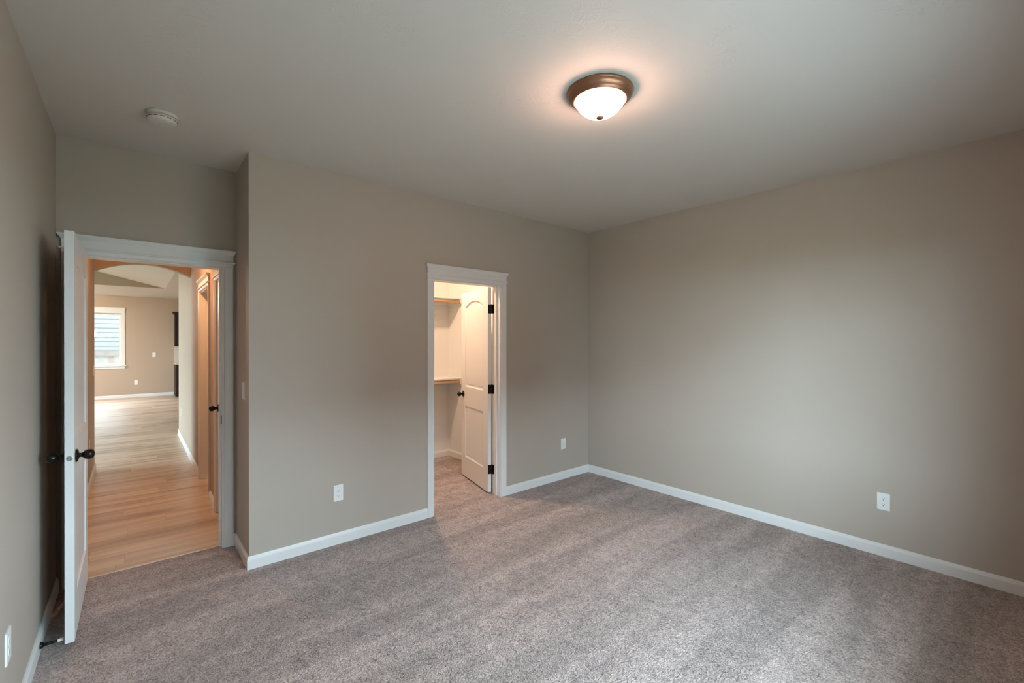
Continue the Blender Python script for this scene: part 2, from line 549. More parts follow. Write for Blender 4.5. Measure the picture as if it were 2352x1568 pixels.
tag(obj('floor', B((XL - 0.1, XR + 0.1, YB - 0.1, YC + 0.02, -0.1, 0.0), (XL - 0.1, XN + 0.05, YC + 0.02, YT, -0.1, 0.0),
                   (CX0 - 0.1, CX1 + 0.1, YC + 0.02, CYB + 0.1, -0.1, 0.0)), M['carpet']),
    'taupe cut-pile carpet covering the bedroom and closet floor', 'floor', kind='structure')
tag(obj('floor_hall', B((GX0 - 0.1, GX1 + 0.1, YT + 0.004, GY + 0.1, -0.1, -0.004)), M['wood_floor']),
    'oak plank floor running from the bedroom doorway through the hall', 'floor', kind='structure')
bm = bmesh.new()
extrude_profile(bm, [(0, -0.01), (0.03, -0.01), (0.03, -0.003), (0.024, 0.003), (0.006, 0.003), (0, -0.002)], (D1[0], YT - 0.004, 0), (D1[1], YT - 0.004, 0), (0, 1, 0), (0, 0, 1))
tag(obj('trim_1', bm, M['wood_floor']), 'narrow wooden transition strip between carpet and plank floor', 'threshold', kind='structure')

tag(obj('ceiling', B((XL - WT, XR + WT, YB - 0.15, YC + WT, H, H + 0.12), (XL - WT, XN + WT, YC + WT, YD + WT, H, H + 0.12)), M['ceiling']),
    'off-white textured bedroom ceiling', 'ceiling', kind='structure')
tag(obj('ceiling_closet', B((CX0 - WT, CX1 + WT, YC + WT + 0.001, CYB + WT, H, H + 0.12)), M['ceiling']), 'ceiling over the walk-in closet', 'ceiling', kind='structure')
tag(obj('ceiling_hall', B((HX0 - WT, HX1 + WT, YD + WT + 0.001, YH, H, H + 0.12)), M['ceiling']), 'ceiling over the hall before the arch', 'ceiling', kind='structure')

# ------------------------------------------------------------------ bedroom walls
WM = M['wall']
wall_y('wall_left', YB, YD, XL - WT, XL, 0, H, [], WM, 'greige bedroom wall behind the open white door')
wall_y('wall_right', YB, YC, XR, XR + WT, 0, H, [], WM, 'long greige bedroom wall with one outlet, lit by daylight')
wall_x('wall_back', XL - WT, XR + WT, YB - 0.15, YB, 0, H, [BW], WM, 'bedroom wall with the window, behind the viewer')
wall_x('wall_closet', XN, XR + WT, YC, YC + WT, 0, H, [(D2[0] - 0.02, D2[1] + 0.02, 0, DOOR_H + 0.02)], WM, 'greige wall around the closet doorway')
wall_y('wall_niche', YC + WT, YD, XN, XN + WT, 0, H, [], WM, 'short return wall between closet wall and hall door')
wall_x('wall_door', XL - WT, XN + WT, YD, YD + WT, 0, H, [(D1[0] - 0.02, D1[1] + 0.02, 0, DOOR_H + 0.02)], WM, 'wall above and around the bedroom doorway')

# closet shell (front skin so that the closet side of the shared wall is cream)
CM = M['closet_wall']
wall_x('wall_closet_back', CX0 - WT, CX1 + WT, CYB, CYB + WT, 0, H, [], CM, 'cream back wall of the closet')
wall_y('wall_closet_right', YC + WT + 0.001, CYB, CX1, CX1 + WT, 0, H, [], CM, 'cream right wall of the closet')
wall_y('wall_closet_left', YC + WT + 0.001, CYB, CX0 - WT, CX0, 0, H, [], CM, 'cream left wall of the closet')

# hall
HM = M['hall_wall']


def bull_wall(name, x0, x1, y0, y1, holes, label, r=0.022):
    """Hall wall along Y whose far end has rounded (bullnose) corners."""
    o = wall_y(name, y0, y1 - r, x0, x1, 0, H, holes, HM, label)
    bm = bmesh.new(); bm.from_mesh(o.data)
    n = 7
    prof = [(x0, y1 - r)] + [(x0 + r - r * math.cos(a), y1 - r + r * math.sin(a)) for a in [PI / 2 * k / n for k in range(1, n + 1)]]
    prof += [(x1 - r + r * math.sin(a), y1 - r + r * math.cos(a)) for a in [PI / 2 * k / n for k in range(0, n + 1)]]
    A = [bm.verts.new((p[0], p[1], 0)) for p in prof]
    Bq = [bm.verts.new((p[0], p[1], H)) for p in prof]
    for i in range(len(prof)):
        j = (i + 1) % len(prof)
        bm.faces.new((A[i], A[j], Bq[j], Bq[i]))
    bm.faces.new(A[::-1]); bm.faces.new(Bq)
    bmesh.ops.recalc_face_normals(bm, faces=bm.faces[:])
    bm.to_mesh(o.data); bm.free()
    return o


bull_wall('wall_hall_left', HX0 - WT, HX0, YD + WT, YH, [], 'tan left wall of the hall, ending in a rounded corner')
bull_wall('wall_hall_right', HX1, HX1 + WT, YD + WT, YH2,
          [(DA[0] - 0.02, DA[1] + 0.02, 0, DOOR_H + 0.02), (DB[0] - 0.02, DB[1] + 0.02, 0, DOOR_H + 0.02)],
          'tan right wall of the hall with two trimmed doorways')

# arched header across the hall
bm = bmesh.new()
NA = 40
top, low = [], []
for yy in (7.0, YH):
    r0 = []
    for k in range(NA + 1):
        x = HX0 + (HX1 - HX0) * k / NA
        t = (x - (HX0 + HX1) / 2) / ((HX1 - HX0) / 2)
        z = 2.43 - 0.122 * t * t
        r0.append((bm.verts.new((x, yy, z)), bm.verts.new((x, yy, H))))
    top.append(r0)
for k in range(NA):
    a, b_ = top[0][k], top[0][k + 1]
    c, d = top[1][k], top[1][k + 1]
    bm.faces.new((a[0], b_[0], b_[1], a[1]))
    bm.faces.new((c[0], c[1], d[1], d[0]))
    bm.faces.new((a[0], c[0], d[0], b_[0]))
    bm.faces.new((a[1], b_[1], d[1], c[1]))
bm.faces.new((top[0][0][0], top[0][0][1], top[1][0][1], top[1][0][0]))
bm.faces.new((top[0][NA][0], top[1][NA][0], top[1][NA][1], top[0][NA][1]))
tag(obj('wall_arch', bm, HM), 'tan arched header spanning the hall', 'arch', kind='structure')

# great room shell
W3 = (-1.33, -0.24, 0.86, 2.215)     # dining window opening (x0,x1,z0,z1)
PD = (7.6, 11.2, 0.05, 2.20)         # patio door opening (y0,y1,z0,z1)
VT = GH + 1.6
wall_x('wall_far', GX0 - WT, GX1 + WT, GY, GY + 0.15, 0, VT, [W3], HM, 'tan far wall of the dining room with a white-trimmed window')
wall_y('wall_patio', YH, GY, GX0 - WT, GX0, 0, VT, [PD], HM, 'great room wall with the glazed patio opening')
wall_x('wall_great_near', GX0 - WT, HX0 - WT, YH - WT, YH, 0, VT, [], HM, 'great room wall left of the hall')
wall_x('wall_kitchen_near', HX1 + WT, GX1 + WT, YH2 - 0.022 - WT, YH2 - 0.022, 0, VT, [], HM, 'kitchen wall right of the hall')
wall_y('wall_kitchen_right', YH2 - 0.022, GY, GX1, GX1 + WT, 0, VT, [], HM, 'right wall of the kitchen')
# ceiling: flat soffit with a raised vault rising to the left
VX, VY0, VY1, VS = 0.545, 8.2, 12.68, 0.245
bm = bmesh.new()
box(bm, HX0 - WT - 0.001, GX1 + WT, YH, VY0, GH, GH + 0.12)
box(bm, GX0 - WT, HX0 - WT - 0.001, YH, VY0, GH, GH + 0.12)
box(bm, GX0 - WT, GX1 + WT, VY1, GY, GH, GH + 0.12)
box(bm, VX, GX1 + WT, VY0, VY1, GH, GH + 0.12)
zl = GH + (VX - GX0) * VS
vs = [bm.verts.new(p) for p in ((VX, VY0, GH), (VX, VY1, GH), (GX0, VY1, zl), (GX0, VY0, zl), (VX, VY0, GH + 0.1), (VX, VY1, GH + 0.1), (GX0, VY1, zl + 0.1), (GX0, VY0, zl + 0.1))]
for f in ((0, 1, 2, 3), (7, 6, 5, 4), (0, 4, 5, 1), (1, 5, 6, 2), (2, 6, 7, 3), (3, 7, 4, 0)):
    bm.faces.new([vs[i] for i in f])
tag(obj('ceiling_great', bm, M['ceiling']), 'pale great room ceiling with a raised sloping vault', 'ceiling', kind='structure')
bm = bmesh.new()
for yy, t in ((VY1 - 0.004, 0.003), (VY0 + 0.004, -0.003)):
    P = [(VX, GH), (GX0, GH), (GX0, zl)]
    A = [bm.verts.new((x, yy, z)) for x, z in P]
    Bq = [bm.verts.new((x, yy + t, z)) for x, z in P]
    bm.faces.new(A); bm.faces.new(Bq[::-1])
    for i in range(3):
        j = (i + 1) % 3
        bm.faces.new((A[i], A[j], Bq[j], Bq[i]))
tag(obj('wall_gable', bm, HM), 'tan triangular wall closing the ends of the vaulted ceiling', 'wall', kind='structure')

# ------------------------------------------------------------------ baseboards
BBP = [(0, 0), (0.013, 0), (0.013, 0.060), (0.0115, 0.066), (0.0085, 0.071), (0.007, 0.077), (0.005, 0.083), (0, 0.083)]
nb = [0]


def baseboard(side, pts, label, mat=None):
    bm = bmesh.new()
    sweep(bm, BBP, pts)
    return tag(obj('baseboard_' + side, bm, mat or M['trim']), label, 'baseboard', kind='structure')


CW = 0.064  # casing width
# travel direction chosen so that "left of travel" points into the room
baseboard('right', [(XR, YB, 0), (XR, YC, 0), (D2[1] + CW + 0.006, YC, 0)], 'white baseboard along the right wall and around its far corner')
baseboard('closet', [(D2[0] - CW - 0.006, YC, 0), (XN, YC, 0), (XN, YD, 0), (D1[1] + CW + 0.006, YD, 0)], 'white baseboard left of the closet door, wrapping into the niche')
baseboard('left', [(XL, YD - 0.02, 0), (XL, YB, 0)], 'white baseboard along the left wall behind the open door')
baseboard('closet_back', [(CX1, YC + WT + 0.01, 0), (CX1, CYB, 0), (CX0, CYB, 0)], 'white baseboard in the corner of the closet')
baseboard('hall_right', [(HX1, DA[1] + CW + 0.006, -0.004), (HX1, YH2 - 0.01, -0.004)], 'white baseboard on the hall wall beyond the far doorway')
baseboard('hall_middle', [(HX1, DB[1] + CW + 0.006, -0.004), (HX1, DA[0] - CW - 0.006, -0.004)], 'short white baseboard between the two hall doorways')
baseboard('hall_left', [(HX0 - WT, YH, -0.004), (HX0, YH, -0.004), (HX0, YD + WT, -0.004)], 'baseboard along the left hall wall')
baseboard('far', [(0.86, GY, -0.004), (GX0, GY, -0.004)], 'white baseboard under the dining room window')

# ------------------------------------------------------------------ door surrounds
# casing cross-section: a = across the face from the opening outwards, b = out of the wall
CASE = [(0, 0), (0, 0.009), (0.006, 0.011), (0.010, 0.009), (0.022, 0.011), (0.040, 0.0155), (0.050, 0.017), (0.060, 0.017), (CW, 0.014), (CW, 0)]
BEAD = [(0, 0), (0.023, 0), (0.027, 0.003), (0.028, 0.007), (0.026, 0.011), (0.021, 0.013), (0, 0.013)]
CROWN = [(0, 0), (0.018, 0), (0.020, 0.006), (0.025, 0.012), (0.031, 0.022), (0.032, 0.026), (0.034, 0.026), (0.034, 0.034), (0, 0.034)]


def surround(name, label, origin, ux, nv, w, h, wall_t, sides=(1, 1), far=True):
    """Jambs, casings and a capped header round an opening. origin: bottom of the opening's start on the wall face;
    ux: unit vector along the wall; nv: unit vector out of the wall; the wall extends along -nv."""
    t = thing(name, label, 'door frame', origin, kind='structure')
    ux, nv, up = Vector(ux), Vector(nv), Vector((0, 0, 1))
    O = Vector((0, 0, 0))
    rv = 0.006
    if sides[0]:
        bm = bmesh.new()
        extrude_profile(bm, CASE, O - ux * rv, O - ux * rv + up * (h + rv), -ux, nv)
        obj('casing', bm, M['trim'], t)
    if sides[1]:
        bm = bmesh.new()
        extrude_profile(bm, CASE, O + ux * (w + rv), O + ux * (w + rv) + up * (h + rv), ux, nv)
        obj('casing', bm, M['trim'], t)
    xa, xb = -rv - CW * (1 if sides[0] else 0), w + rv + CW * (1 if sides[1] else 0)
    bm = bmesh.new()
    # head casing strip, bead, frieze board, crown cap
    z0 = h + rv
    extrude_profile(bm, [(0, 0), (0.011, 0.002), (0.015, 0.010), (0.016, 0.030), (0, 0.030)], O + ux * xa + up * z0, O + ux * xb + up * z0, nv, up)

    def returned(prof, zb, over):
        # profile swept along the face with mitred returns at both free ends
        pts = [O + ux * (xa) - nv * 0.0, O + ux * (xa), O + ux * (xb), O + ux * (xb)]
        rows = []
        for end, s in ((xa, -1), (xb, 1)):
            rows.append([bm.verts.new(O + ux * (end + s * max(0, a - 0.016)) + nv * a + up * (zb + b_)) for a, b_ in prof])
        n = len(prof)
        for i in range(n):
            j = (i + 1) % n
            bm.faces.new((rows[0][i], rows[0][j], rows[1][j], rows[1][i]))
        # end returns back to the wall
        for r, s, end in ((rows[0], -1, xa), (rows[1], 1, xb)):
            back = [bm.verts.new(O + ux * (end + s * max(0, a - 0.016)) + up * (zb + b_)) for a, b_ in prof]
            for i in range(n - 1):
                try:
                    bm.faces.new((r[i], r[i + 1], back[i + 1], back[i]))
                except ValueError:
                    pass
    returned(BEAD, z0 + 0.028, 0.012)
    extrude_profile(bm, [(0, 0), (0.016, 0), (0.016, 0.058), (0, 0.058)], O + ux * xa + up * (z0 + 0.041), O + ux * xb + up * (z0 + 0.041), nv, up)
    returned(CROWN, z0 + 0.087, 0.018)
    obj('header', bm, M['trim'], t)
    # jambs with door stop
    jd = wall_t
    for s, x in ((1, 0.0), (-1, w)):
        bm = bmesh.new()
        a0, a1 = (x - 0.018, x) if s == 1 else (x, x + 0.018)
        P = [O + ux * a0, O + ux * a1]
        def bx(x0, x1, d0, d1, zz0, zz1):
            c = [O + ux * xx - nv * dd + up * zz for zz in (zz0, zz1) for dd in (d0, d1) for xx in (x0, x1)]
            vv = [bm.verts.new(p) for p in c]
            for f in ((0, 1, 3, 2), (4, 6, 7, 5), (0, 4, 5, 1), (2, 3, 7, 6), (0, 2, 6, 4), (1, 5, 7, 3)):
                bm.faces.new([vv[i] for i in f])
        bx(a0, a1, 0, jd, 0, h + 0.018)
        if s == 1: bx(x, x + 0.011, 0.042, 0.075, 0, h)
        else: bx(x - 0.011, x, 0.042, 0.075, 0, h)
        obj('jamb', bm, M['trim'], t)
    bm = bmesh.new()
    c = [O + ux * xx - nv * dd + up * zz for zz in (h, h + 0.018) for dd in (0, jd) for xx in (0, w)]
    vv = [bm.verts.new(p) for p in c]
    for f in ((0, 1, 3, 2), (4, 6, 7, 5), (0, 4, 5, 1), (2, 3, 7, 6), (0, 2, 6, 4), (1, 5, 7, 3)):
        bm.faces.new([vv[i] for i in f])
    obj('head_jamb', bm, M['trim'], t)
    return t


tr2 = surround('trim_2', 'white casing and capped header round the bedroom doorway to the hall', (D1[0], YD, 0), (1, 0, 0), (0, -1, 0), D1[1] - D1[0], DOOR_H, WT)
tr3 = surround('trim_3', 'white casing and capped header round the closet doorway', (D2[0], YC, 0), (1, 0, 0), (0, -1, 0), D2[1] - D2[0], DOOR_H, WT)
tr4 = surround('trim_4', 'white casing and header of the farther doorway in the hall', (HX1, DA[0], 0), (0, 1, 0), (-1, 0, 0), DA[1] - DA[0], 2.022, WT)
tr5 = surround('trim_5', 'white casing and header of the hall door nearest the bedroom', (HX1, DB[0], 0), (0, 1, 0), (-1, 0, 0), DB[1] - DB[0], 2.018, WT, sides=(0, 1))
# strike plate on the bedroom door's right jamb
bm = bmesh.new()
box(bm, D1[1] - D1[0] - 0.0025, D1[1] - D1[0] + 0.001, 0.008, 0.036, 0.90, 0.957)
tag(obj('strike_plate', bm, M['hinge'], tr2), 'dark metal strike plate')


# ------------------------------------------------------------------ panel doors
def offset_poly(P, d):
    n = len(P)
    out = []
    for i in range(n):
        a, b_, c = Vector(P[i - 1]), Vector(P[i]), Vector(P[(i + 1) % n])
        e0, e1 = (b_ - a).normalized(), (c - b_).normalized()
        n0, n1 = Vector((-e0.y, e0.x)), Vector((-e1.y, e1.x))
        m = n0 + n1
        m = m / max(0.25, m.dot(n0))
        out.append(tuple(b_ + m * d))
    return out


def door_leaf(parent, w, h, th, face_local):
    """Two-panel plank door, top panel arched. Local frame: x across, z up, y thickness 0..th (two moulded faces)."""
    st = 0.112
    pan = []
    pan.append([(st, 0.215), (w - st, 0.215), (w - st, 0.775), (st, 0.775)])
    x0, x1, zs, za = st, w - st, h - 0.165, h - 0.105
    arc = []
    for k in range(0, 21):
        t = 1 - 2 * k / 20
        arc.append(((x0 + x1) / 2 + t * (x1 - x0) / 2, zs + (za - zs) * (1 - t * t)))
    pan.append([(x0, 0.985), (x1, 0.985)] + arc)
    bm = bmesh.new()
    fields = []
    for side in (0, 1):
        yf = 0.0 if side == 0 else th
        sg = 1 if side == 0 else -1
        outer = [bm.verts.new((x, yf, z)) for x, z in ((0, 0), (w, 0), (w, h), (0, h))]
        edges = [bm.edges.new((outer[i], outer[(i + 1) % 4])) for i in range(4)]
        if side == 0: ofront = outer
        else: oback = outer
        for P in pan:
            loops = [P]
            prof = [(0, 0), (0.003, 0.0055), (0.010, 0.0095), (0.022, 0.0115), (0.032, 0.0075)]
            rings = []
            for off, dep in prof:
                Q = offset_poly(P, off) if off > 0 else P
                rings.append([bm.verts.new((x, yf + sg * dep, z)) for x, z in Q])
            n = len(P)
            edges += [bm.edges.new((rings[0][i], rings[0][(i + 1) % n])) for i in range(n)]
            for A, Bq in zip(rings, rings[1:]):
                for i in range(n):
                    j = (i + 1) % n
                    bm.faces.new((A[i], A[j], Bq[j], Bq[i]))
            fields.append(([(v.co.x, v.co.y, v.co.z) for v in rings[-1]]))
        bmesh.ops.triangle_fill(bm, edges=edges, use_beauty=True, normal=(0, -1 if side == 0 else 1, 0))
    for i in range(4):
        j = (i + 1) % 4
        bm.faces.new((ofront[i], ofront[j], oback[j], oback[i]))
    slab = obj('door_slab', bm, M['trim'], parent)
    for F in fields:
        bm = bmesh.new()
        vs_ = [bm.verts.new(p) for p in F]
        vs2 = [bm.verts.new((p[0], p[1] + (0.003 if p[1] < th / 2 else -0.003), p[2])) for p in F]
        n = len(F)
        bm.faces.new(vs_)
        bm.faces.new(vs2[::-1])
        for i in range(n):
            j = (i + 1) % n
            bm.faces.new((vs_[i], vs_[j], vs2[j], vs2[i]))
        obj('panel', bm, M['door_field'], slab)
    return slab


KNOB_ROSE = [(0.0, 0.0), (0.0325, 0.0), (0.0335, 0.003), (0.031, 0.007), (0.022, 0.0105), (0.0145, 0.0125), (0.0, 0.0125)]
KNOB_BALL = [(0.0125, 0.010), (0.0110, 0.016), (0.0105, 0.021), (0.0125, 0.025), (0.0175, 0.0295), (0.0225, 0.036), (0.0255, 0.044), (0.0262, 0.051), (0.0245, 0.058), (0.0200, 0.064), (0.0130, 0.0685), (0.0060, 0.0705), (0.0, 0.071)]


def knob(parent, x, y, z, s):
    """Egg-shaped door knob: axis along local Y, s=-1 points to -Y."""
    bm = bmesh.new(); lathe(bm, [(r, y + s * h) for r, h in KNOB_ROSE], 40, 'Y', (x, 0, z))
    k = obj('door_knob', bm, M['black'], parent, True)
    bm = bmesh.new(); lathe(bm, [(r, y + s * h) for r, h in KNOB_BALL], 40, 'Y', (x, 0, z))
    obj('knob_grip', bm, M['black'], k, True)
    return k


def hinge_set(parent, x, y, th, zs, jx):
    """Butt hinges: barrel at (x,y) local with one leaf on the door edge."""
    for z in zs:
        bm = bmesh.new()
        cyl(bm, (x, y, z - 0.0445), (x, y, z + 0.0445), 0.0055, seg=14)
        cyl(bm, (x, y, z + 0.0445), (x, y, z + 0.049), 0.0035, 0.002, seg=10)
        cyl(bm, (x, y, z - 0.0445), (x, y, z - 0.049), 0.0035, 0.002, seg=10)
        o = obj('hinge', bm, M['hinge'], parent)
        return_leaf = bmesh.new()
        box(return_leaf, jx - 0.0025, jx + 0.0010, min(y, y - th + 0.012) , y, z - 0.0445, z + 0.0445)
        obj('hinge_leaf', return_leaf, M['hinge'], o)


# bedroom door: hinged on the left jamb, swung 90 degrees into the room
# local frame: x from the hinge edge to the free edge, y = thickness, origin at the hinge bottom
LW, LH, LT = 0.755, 2.012, 0.035
d1 = thing('door_1', 'white two-panel bedroom door with arched top panel, standing open against the left wall', 'door', (D1[0] + 0.045, YD - 0.019, 0.027), -PI / 2 - math.radians(0.3), kind='structure')
door_leaf(d1, LW, LH, LT, None)
# local -x.. after rotation: local x -> world -Y, local y -> world +X ; thickness must extend to -X => shift
for ch in d1.children:
    ch.location.y = -LT
k_ = knob(d1, LW - 0.062, 0.0, 0.900, 1)
k_ = knob(d1, LW - 0.062, -LT, 0.900, -1)
bm = bmesh.new()
lathe(bm, [(0.0, LW - 0.0005), (0.0125, LW - 0.0005), (0.0125, LW + 0.0008), (0.011, LW + 0.0012), (0.0, LW + 0.0012)], 28, 'X', (0, -LT / 2, 0.900))
la = obj('latch', bm, M['steel'], d1)
bm = bmesh.new(); box(bm, LW + 0.001, LW + 0.005, -LT / 2 - 0.005, -LT / 2 + 0.005, 0.893, 0.907)
obj('latch_bolt', bm, M['steel'], la)
for z in (0.22, 1.0, 1.78):
    bm = bmesh.new()
    cyl(bm, (-0.001, -LT - 0.005, z - 0.0445), (-0.001, -LT - 0.005, z + 0.0445), 0.0055, seg=14)
    box(bm, -0.003, 0.0, -LT, -0.006, z - 0.0445, z + 0.0445)
    obj('hinge', bm, M['hinge'], d1)

# closet door: hinged on the right jamb, swung 102.6 degrees into the closet
CWD, CHD = 0.711, 2.008
pin = Vector((D2[1] - 0.004, YC + WT + 0.006, 0.018))
OPEN = math.radians(102.6)
d2 = thing('door_2', 'white two-panel closet door with arched top panel, standing ajar inside the closet', 'door', pin, -OPEN, kind='structure')
# closed: leaf runs from the pin towards -x, thickness y -0.041..-0.006
slab = door_leaf(d2, CWD, CHD, LT, None)
slab.location = (-0.004 - CWD, -0.006 - LT, 0)
knob(d2, -0.004 - CWD + 0.060, -0.006 - LT, 0.897, -1)
knob(d2, -0.004 - CWD + 0.060, -0.006, 0.897, 1)
for z in (0.222, 1.008, 1.795):
    bm = bmesh.new()
    cyl(bm, (0, 0, z - 0.0445), (0, 0, z + 0.0445), 0.0058, seg=16)
    cyl(bm, (0, 0, z + 0.0445), (0, 0, z + 0.050), 0.0042, 0.002, seg=12)
    hg = obj('hinge', bm, M['hinge'], d2)
    bm = bmesh.new()
    box(bm, -0.0042, -0.0020, -0.040, -0.002, z - 0.0445, z + 0.0445)      # leaf let into the door edge
    obj('hinge_leaf', bm, M['hinge'], hg)
    bm = bmesh.new()                                                      # leaf on the jamb (fixed side, so undo the swing)
    box(bm, 0.0020, 0.0042, -0.040, -0.002, z - 0.0445, z + 0.0445)
    bmesh.ops.rotate(bm, verts=bm.verts[:], cent=(0, 0, 0), matrix=Matrix.Rotation(OPEN, 3, 'Z'))
    obj('hinge_leaf', bm, M['hinge'], hg)

# hall door nearest the bedroom: closed, knob showing past the casing
d3 = thing('door_3', 'white hall door nearest the bedroom with a dark knob', 'door', (HX1 + 0.004, DB[0] + 0.003, 0.008), PI / 2, kind='structure')
s3 = door_leaf(d3, DB[1] - DB[0] - 0.006, 2.005, LT, None)
s3.location = (0, -LT, 0)
knob(d3, DB[1] - DB[0] - 0.066, 0.0, 0.912, 1)
d4 = thing('door_4', 'unseen closed door added to stop light leaking through the farther hall doorway', 'door', (HX1 + 0.077 + LT, DA[0] + 0.003, 0.008), PI / 2, kind='structure')  # unseen leaf added to close the doorway against light leaks
s4 = door_leaf(d4, DA[1] - DA[0] - 0.006, 2.008, LT, None)
s4.location = (0, 0, 0)


# ------------------------------------------------------------------ windows
def window_thing(name, label, x0, x1, z0, z1, y, sgn, depth=0.15, mullion=False, visible_trim=True):
    """Window in a wall along X; y = inner wall face, sgn = +1 when outdoors is +Y."""
    t = thing(name, label, 'window', ((x0 + x1) / 2, y, z0), kind='structure')
    xa, xb, h = x0 - (x0 + x1) / 2, x1 - (x0 + x1) / 2, z1 - z0

    def bx(*a): return B(a)

    def yy(a, b_): return (min(sgn * a, sgn * b_), max(sgn * a, sgn * b_))
    f = 0.045
    bm = bmesh.new()
    ya, yb = yy(0.06, 0.12)
    box(bm, xa, xa + f, ya, yb, 0, h); box(bm, xb - f, xb, ya, yb, 0, h)
    box(bm, xa + f, xb - f, ya, yb, 0, f); box(bm, xa + f, xb - f, ya, yb, h - f, h)
    if mullion:
        box(bm, -0.03, 0.03, ya, yb, f, h - f)
    fr = obj('window_frame', bm, M['vinyl'], t)
    ya, yb = yy(0.088, 0.092)
    obj('pane', bx(xa + f, xb - f, ya, yb, f, h - f), M['glass'], t)
    # casing
    c = 0.07
    ya, yb = yy(-0.018, 0.0)
    bm = B((xb, xb + c, ya, yb, 0, h + 0.0), (xa - c, xa, ya, yb, 0, h))
    obj('window_casing', bm, M['trim'], t)
    ya2, yb2 = yy(-0.020, 0.0)
    ya3, yb3 = yy(-0.034, 0.0)
    bm = B((xa - c, xb + c, ya2, yb2, h, h + 0.125), (xa - c - 0.012, xb + c + 0.012, ya3, yb3, h + 0.125, h + 0.15))
    obj('window_header', bm, M['trim'], t)
    ya, yb = yy(-0.05, 0.06)
    obj('window_sill', B((xa - c - 0.03, xb + c + 0.03, *yy(-0.05, 0.0), -0.022, 0.0), (xa, xb, *yy(-0.001, 0.06), -0.022, 0.0)), M['trim'], t)
    obj('apron', B((xa - c, xb + c, *yy(-0.016, 0.0), -0.085, -0.022)), M['trim'], t)
    return t


window_thing('window_1', 'white-trimmed dining room window looking onto pale siding and a fence', W3[0], W3[1], W3[2], W3[3], GY, 1)
window_thing('window_2', 'bedroom window behind the viewer', BW[0], BW[1], BW[2], BW[3], YB, -1, mullion=True)
# patio opening
t = thing('window_3', 'glazed patio opening of the great room', 'window', (GX0, (PD[0] + PD[1]) / 2, PD[2]), kind='structure')
hw, ph = (PD[1] - PD[0]) / 2, PD[3] - PD[2]
bm = bmesh.new()
for a, b_ in ((-hw, -hw + 0.07), (-0.05, 0.05), (hw - 0.07, hw)):
    box(bm, -0.10, -0.03, a, b_, 0, ph)
for a, b_ in ((-hw + 0.07, -0.05), (0.05, hw - 0.07)):
    box(bm, -0.10, -0.03, a, b_, 0, 0.08); box(bm, -0.10, -0.03, a, b_, ph - 0.08, ph)
obj('window_frame', bm, M['vinyl'], t)
obj('pane', B((-0.067, -0.063, -hw + 0.07, -0.05, 0.08, ph - 0.08)), M['glass'], t)
obj('pane', B((-0.067, -0.063, 0.05, hw - 0.07, 0.08, ph - 0.08)), M['glass'], t)

# ------------------------------------------------------------------ outdoors
tag(obj('ground', B((-30, 34, GY + 0.3, 40, -0.75, -0.65), (-30, 34, -26, YB - 0.3, -0.45, -0.35), (-30, GX0 - 0.3, YB - 0.3, GY + 0.3, -0.45, -0.35)), M['ground']),
    'ground outside the house', 'ground', kind='structure')
M['slab'] = simple('bounce_concrete', (0.74, 0.73, 0.71), 0.9, noise=0.08, nscale=6)
tag(obj('bounce_slab', B((XL - 1.0, XR + 1.0, YB - 2.9, YB - 0.151, -0.349, -0.10)), M['slab']), 'unseen pale slab added outside the bedroom window to bounce daylight in', 'patio', kind='structure')  # added reflector: throws daylight up to the ceiling near the window
# neighbouring house seen through the dining window: lap siding
nh = thing('neighbour_house', 'pale blue house with lap siding beyond the fence, seen through the dining window', 'house', (-0.8, 20.3, -0.65))
bm = bmesh.new()
lap = 0.152
for i in range(26):
    z0 = i * lap
    vs = [(-7, 0.0, z0), (7, 0.0, z0), (7, 0.016, z0 + lap), (-7, 0.016, z0 + lap), (-7, 0.03, z0), (7, 0.03, z0), (7, 0.03, z0 + lap), (-7, 0.03, z0 + lap)]
    v = [bm.verts.new(p) for p in vs]
    for f in ((0, 1, 2, 3), (4, 7, 6, 5), (0, 4, 5, 1), (3, 2, 6, 7), (0, 3, 7, 4), (1, 5, 6, 2)):
        bm.faces.new([v[i_] for i_ in f])
obj('siding', bm, M['siding'], nh)
obj('house_body', B((-6.98, 6.98, 0.031, 4.0, 0, 26 * lap)), M['siding'], nh)
bm = bmesh.new()
extrude_profile(bm, [(-0.4, 26 * lap), (4.4, 26 * lap), (2.0, 26 * lap + 1.2)], (-7.2, 0, 0), (7.2, 0, 0), (0, 1, 0), (0, 0, 1))
obj('roof', bm, M['grey_slot'], nh)
# cedar fence
fn = thing('wooden_fence', 'weathered board fence with a top rail outside the dining window', 'fence', (-0.9, 17.6, -0.65))
random.seed(3)
FB = [simple('fence_board_%d' % i, c, 0.85, noise=0.3, nscale=11) for i, c in enumerate(((0.15, 0.125, 0.11), (0.14, 0.095, 0.08), (0.17, 0.15, 0.13), (0.15, 0.11, 0.09)))]
x = -2.4
i = 0
while x < 2.4:
    w = 0.138
    obj('fence_board', B((x, x + w, 0.0, 0.018, 0.03, 1.80)), FB[random.randrange(4)], fn)
    x += w + 0.006
    i += 1
obj('fence_rail', B((-2.4, 2.4, -0.038, 0.0, 1.72, 1.86)), M['fence'], fn)
obj('fence_rail', B((-2.4, 2.4, -0.038, 0.0, 0.25, 0.34)), M['fence'], fn)
# unseen house wall added behind the viewer: it hides the low sky straight out of the bedroom window
tag(obj('wall_sky_block', B((-3.8, 4.0, -6.8, -6.2, -0.35, 3.6)), M['siding']), 'unseen siding wall across the yard, sized to block the low sky', 'wall', kind='structure')
# unseen overhang added to cut the high sky at the bedroom window
tag(obj('shade_overhang', B((XL - 1.0, XR + 1.0, YB - 1.75, YB - 0.151, H + 0.02, H + 0.12)), M['vinyl']), 'unseen overhang added outside the bedroom window to cut the high sky', 'shade_overhang', kind='structure')

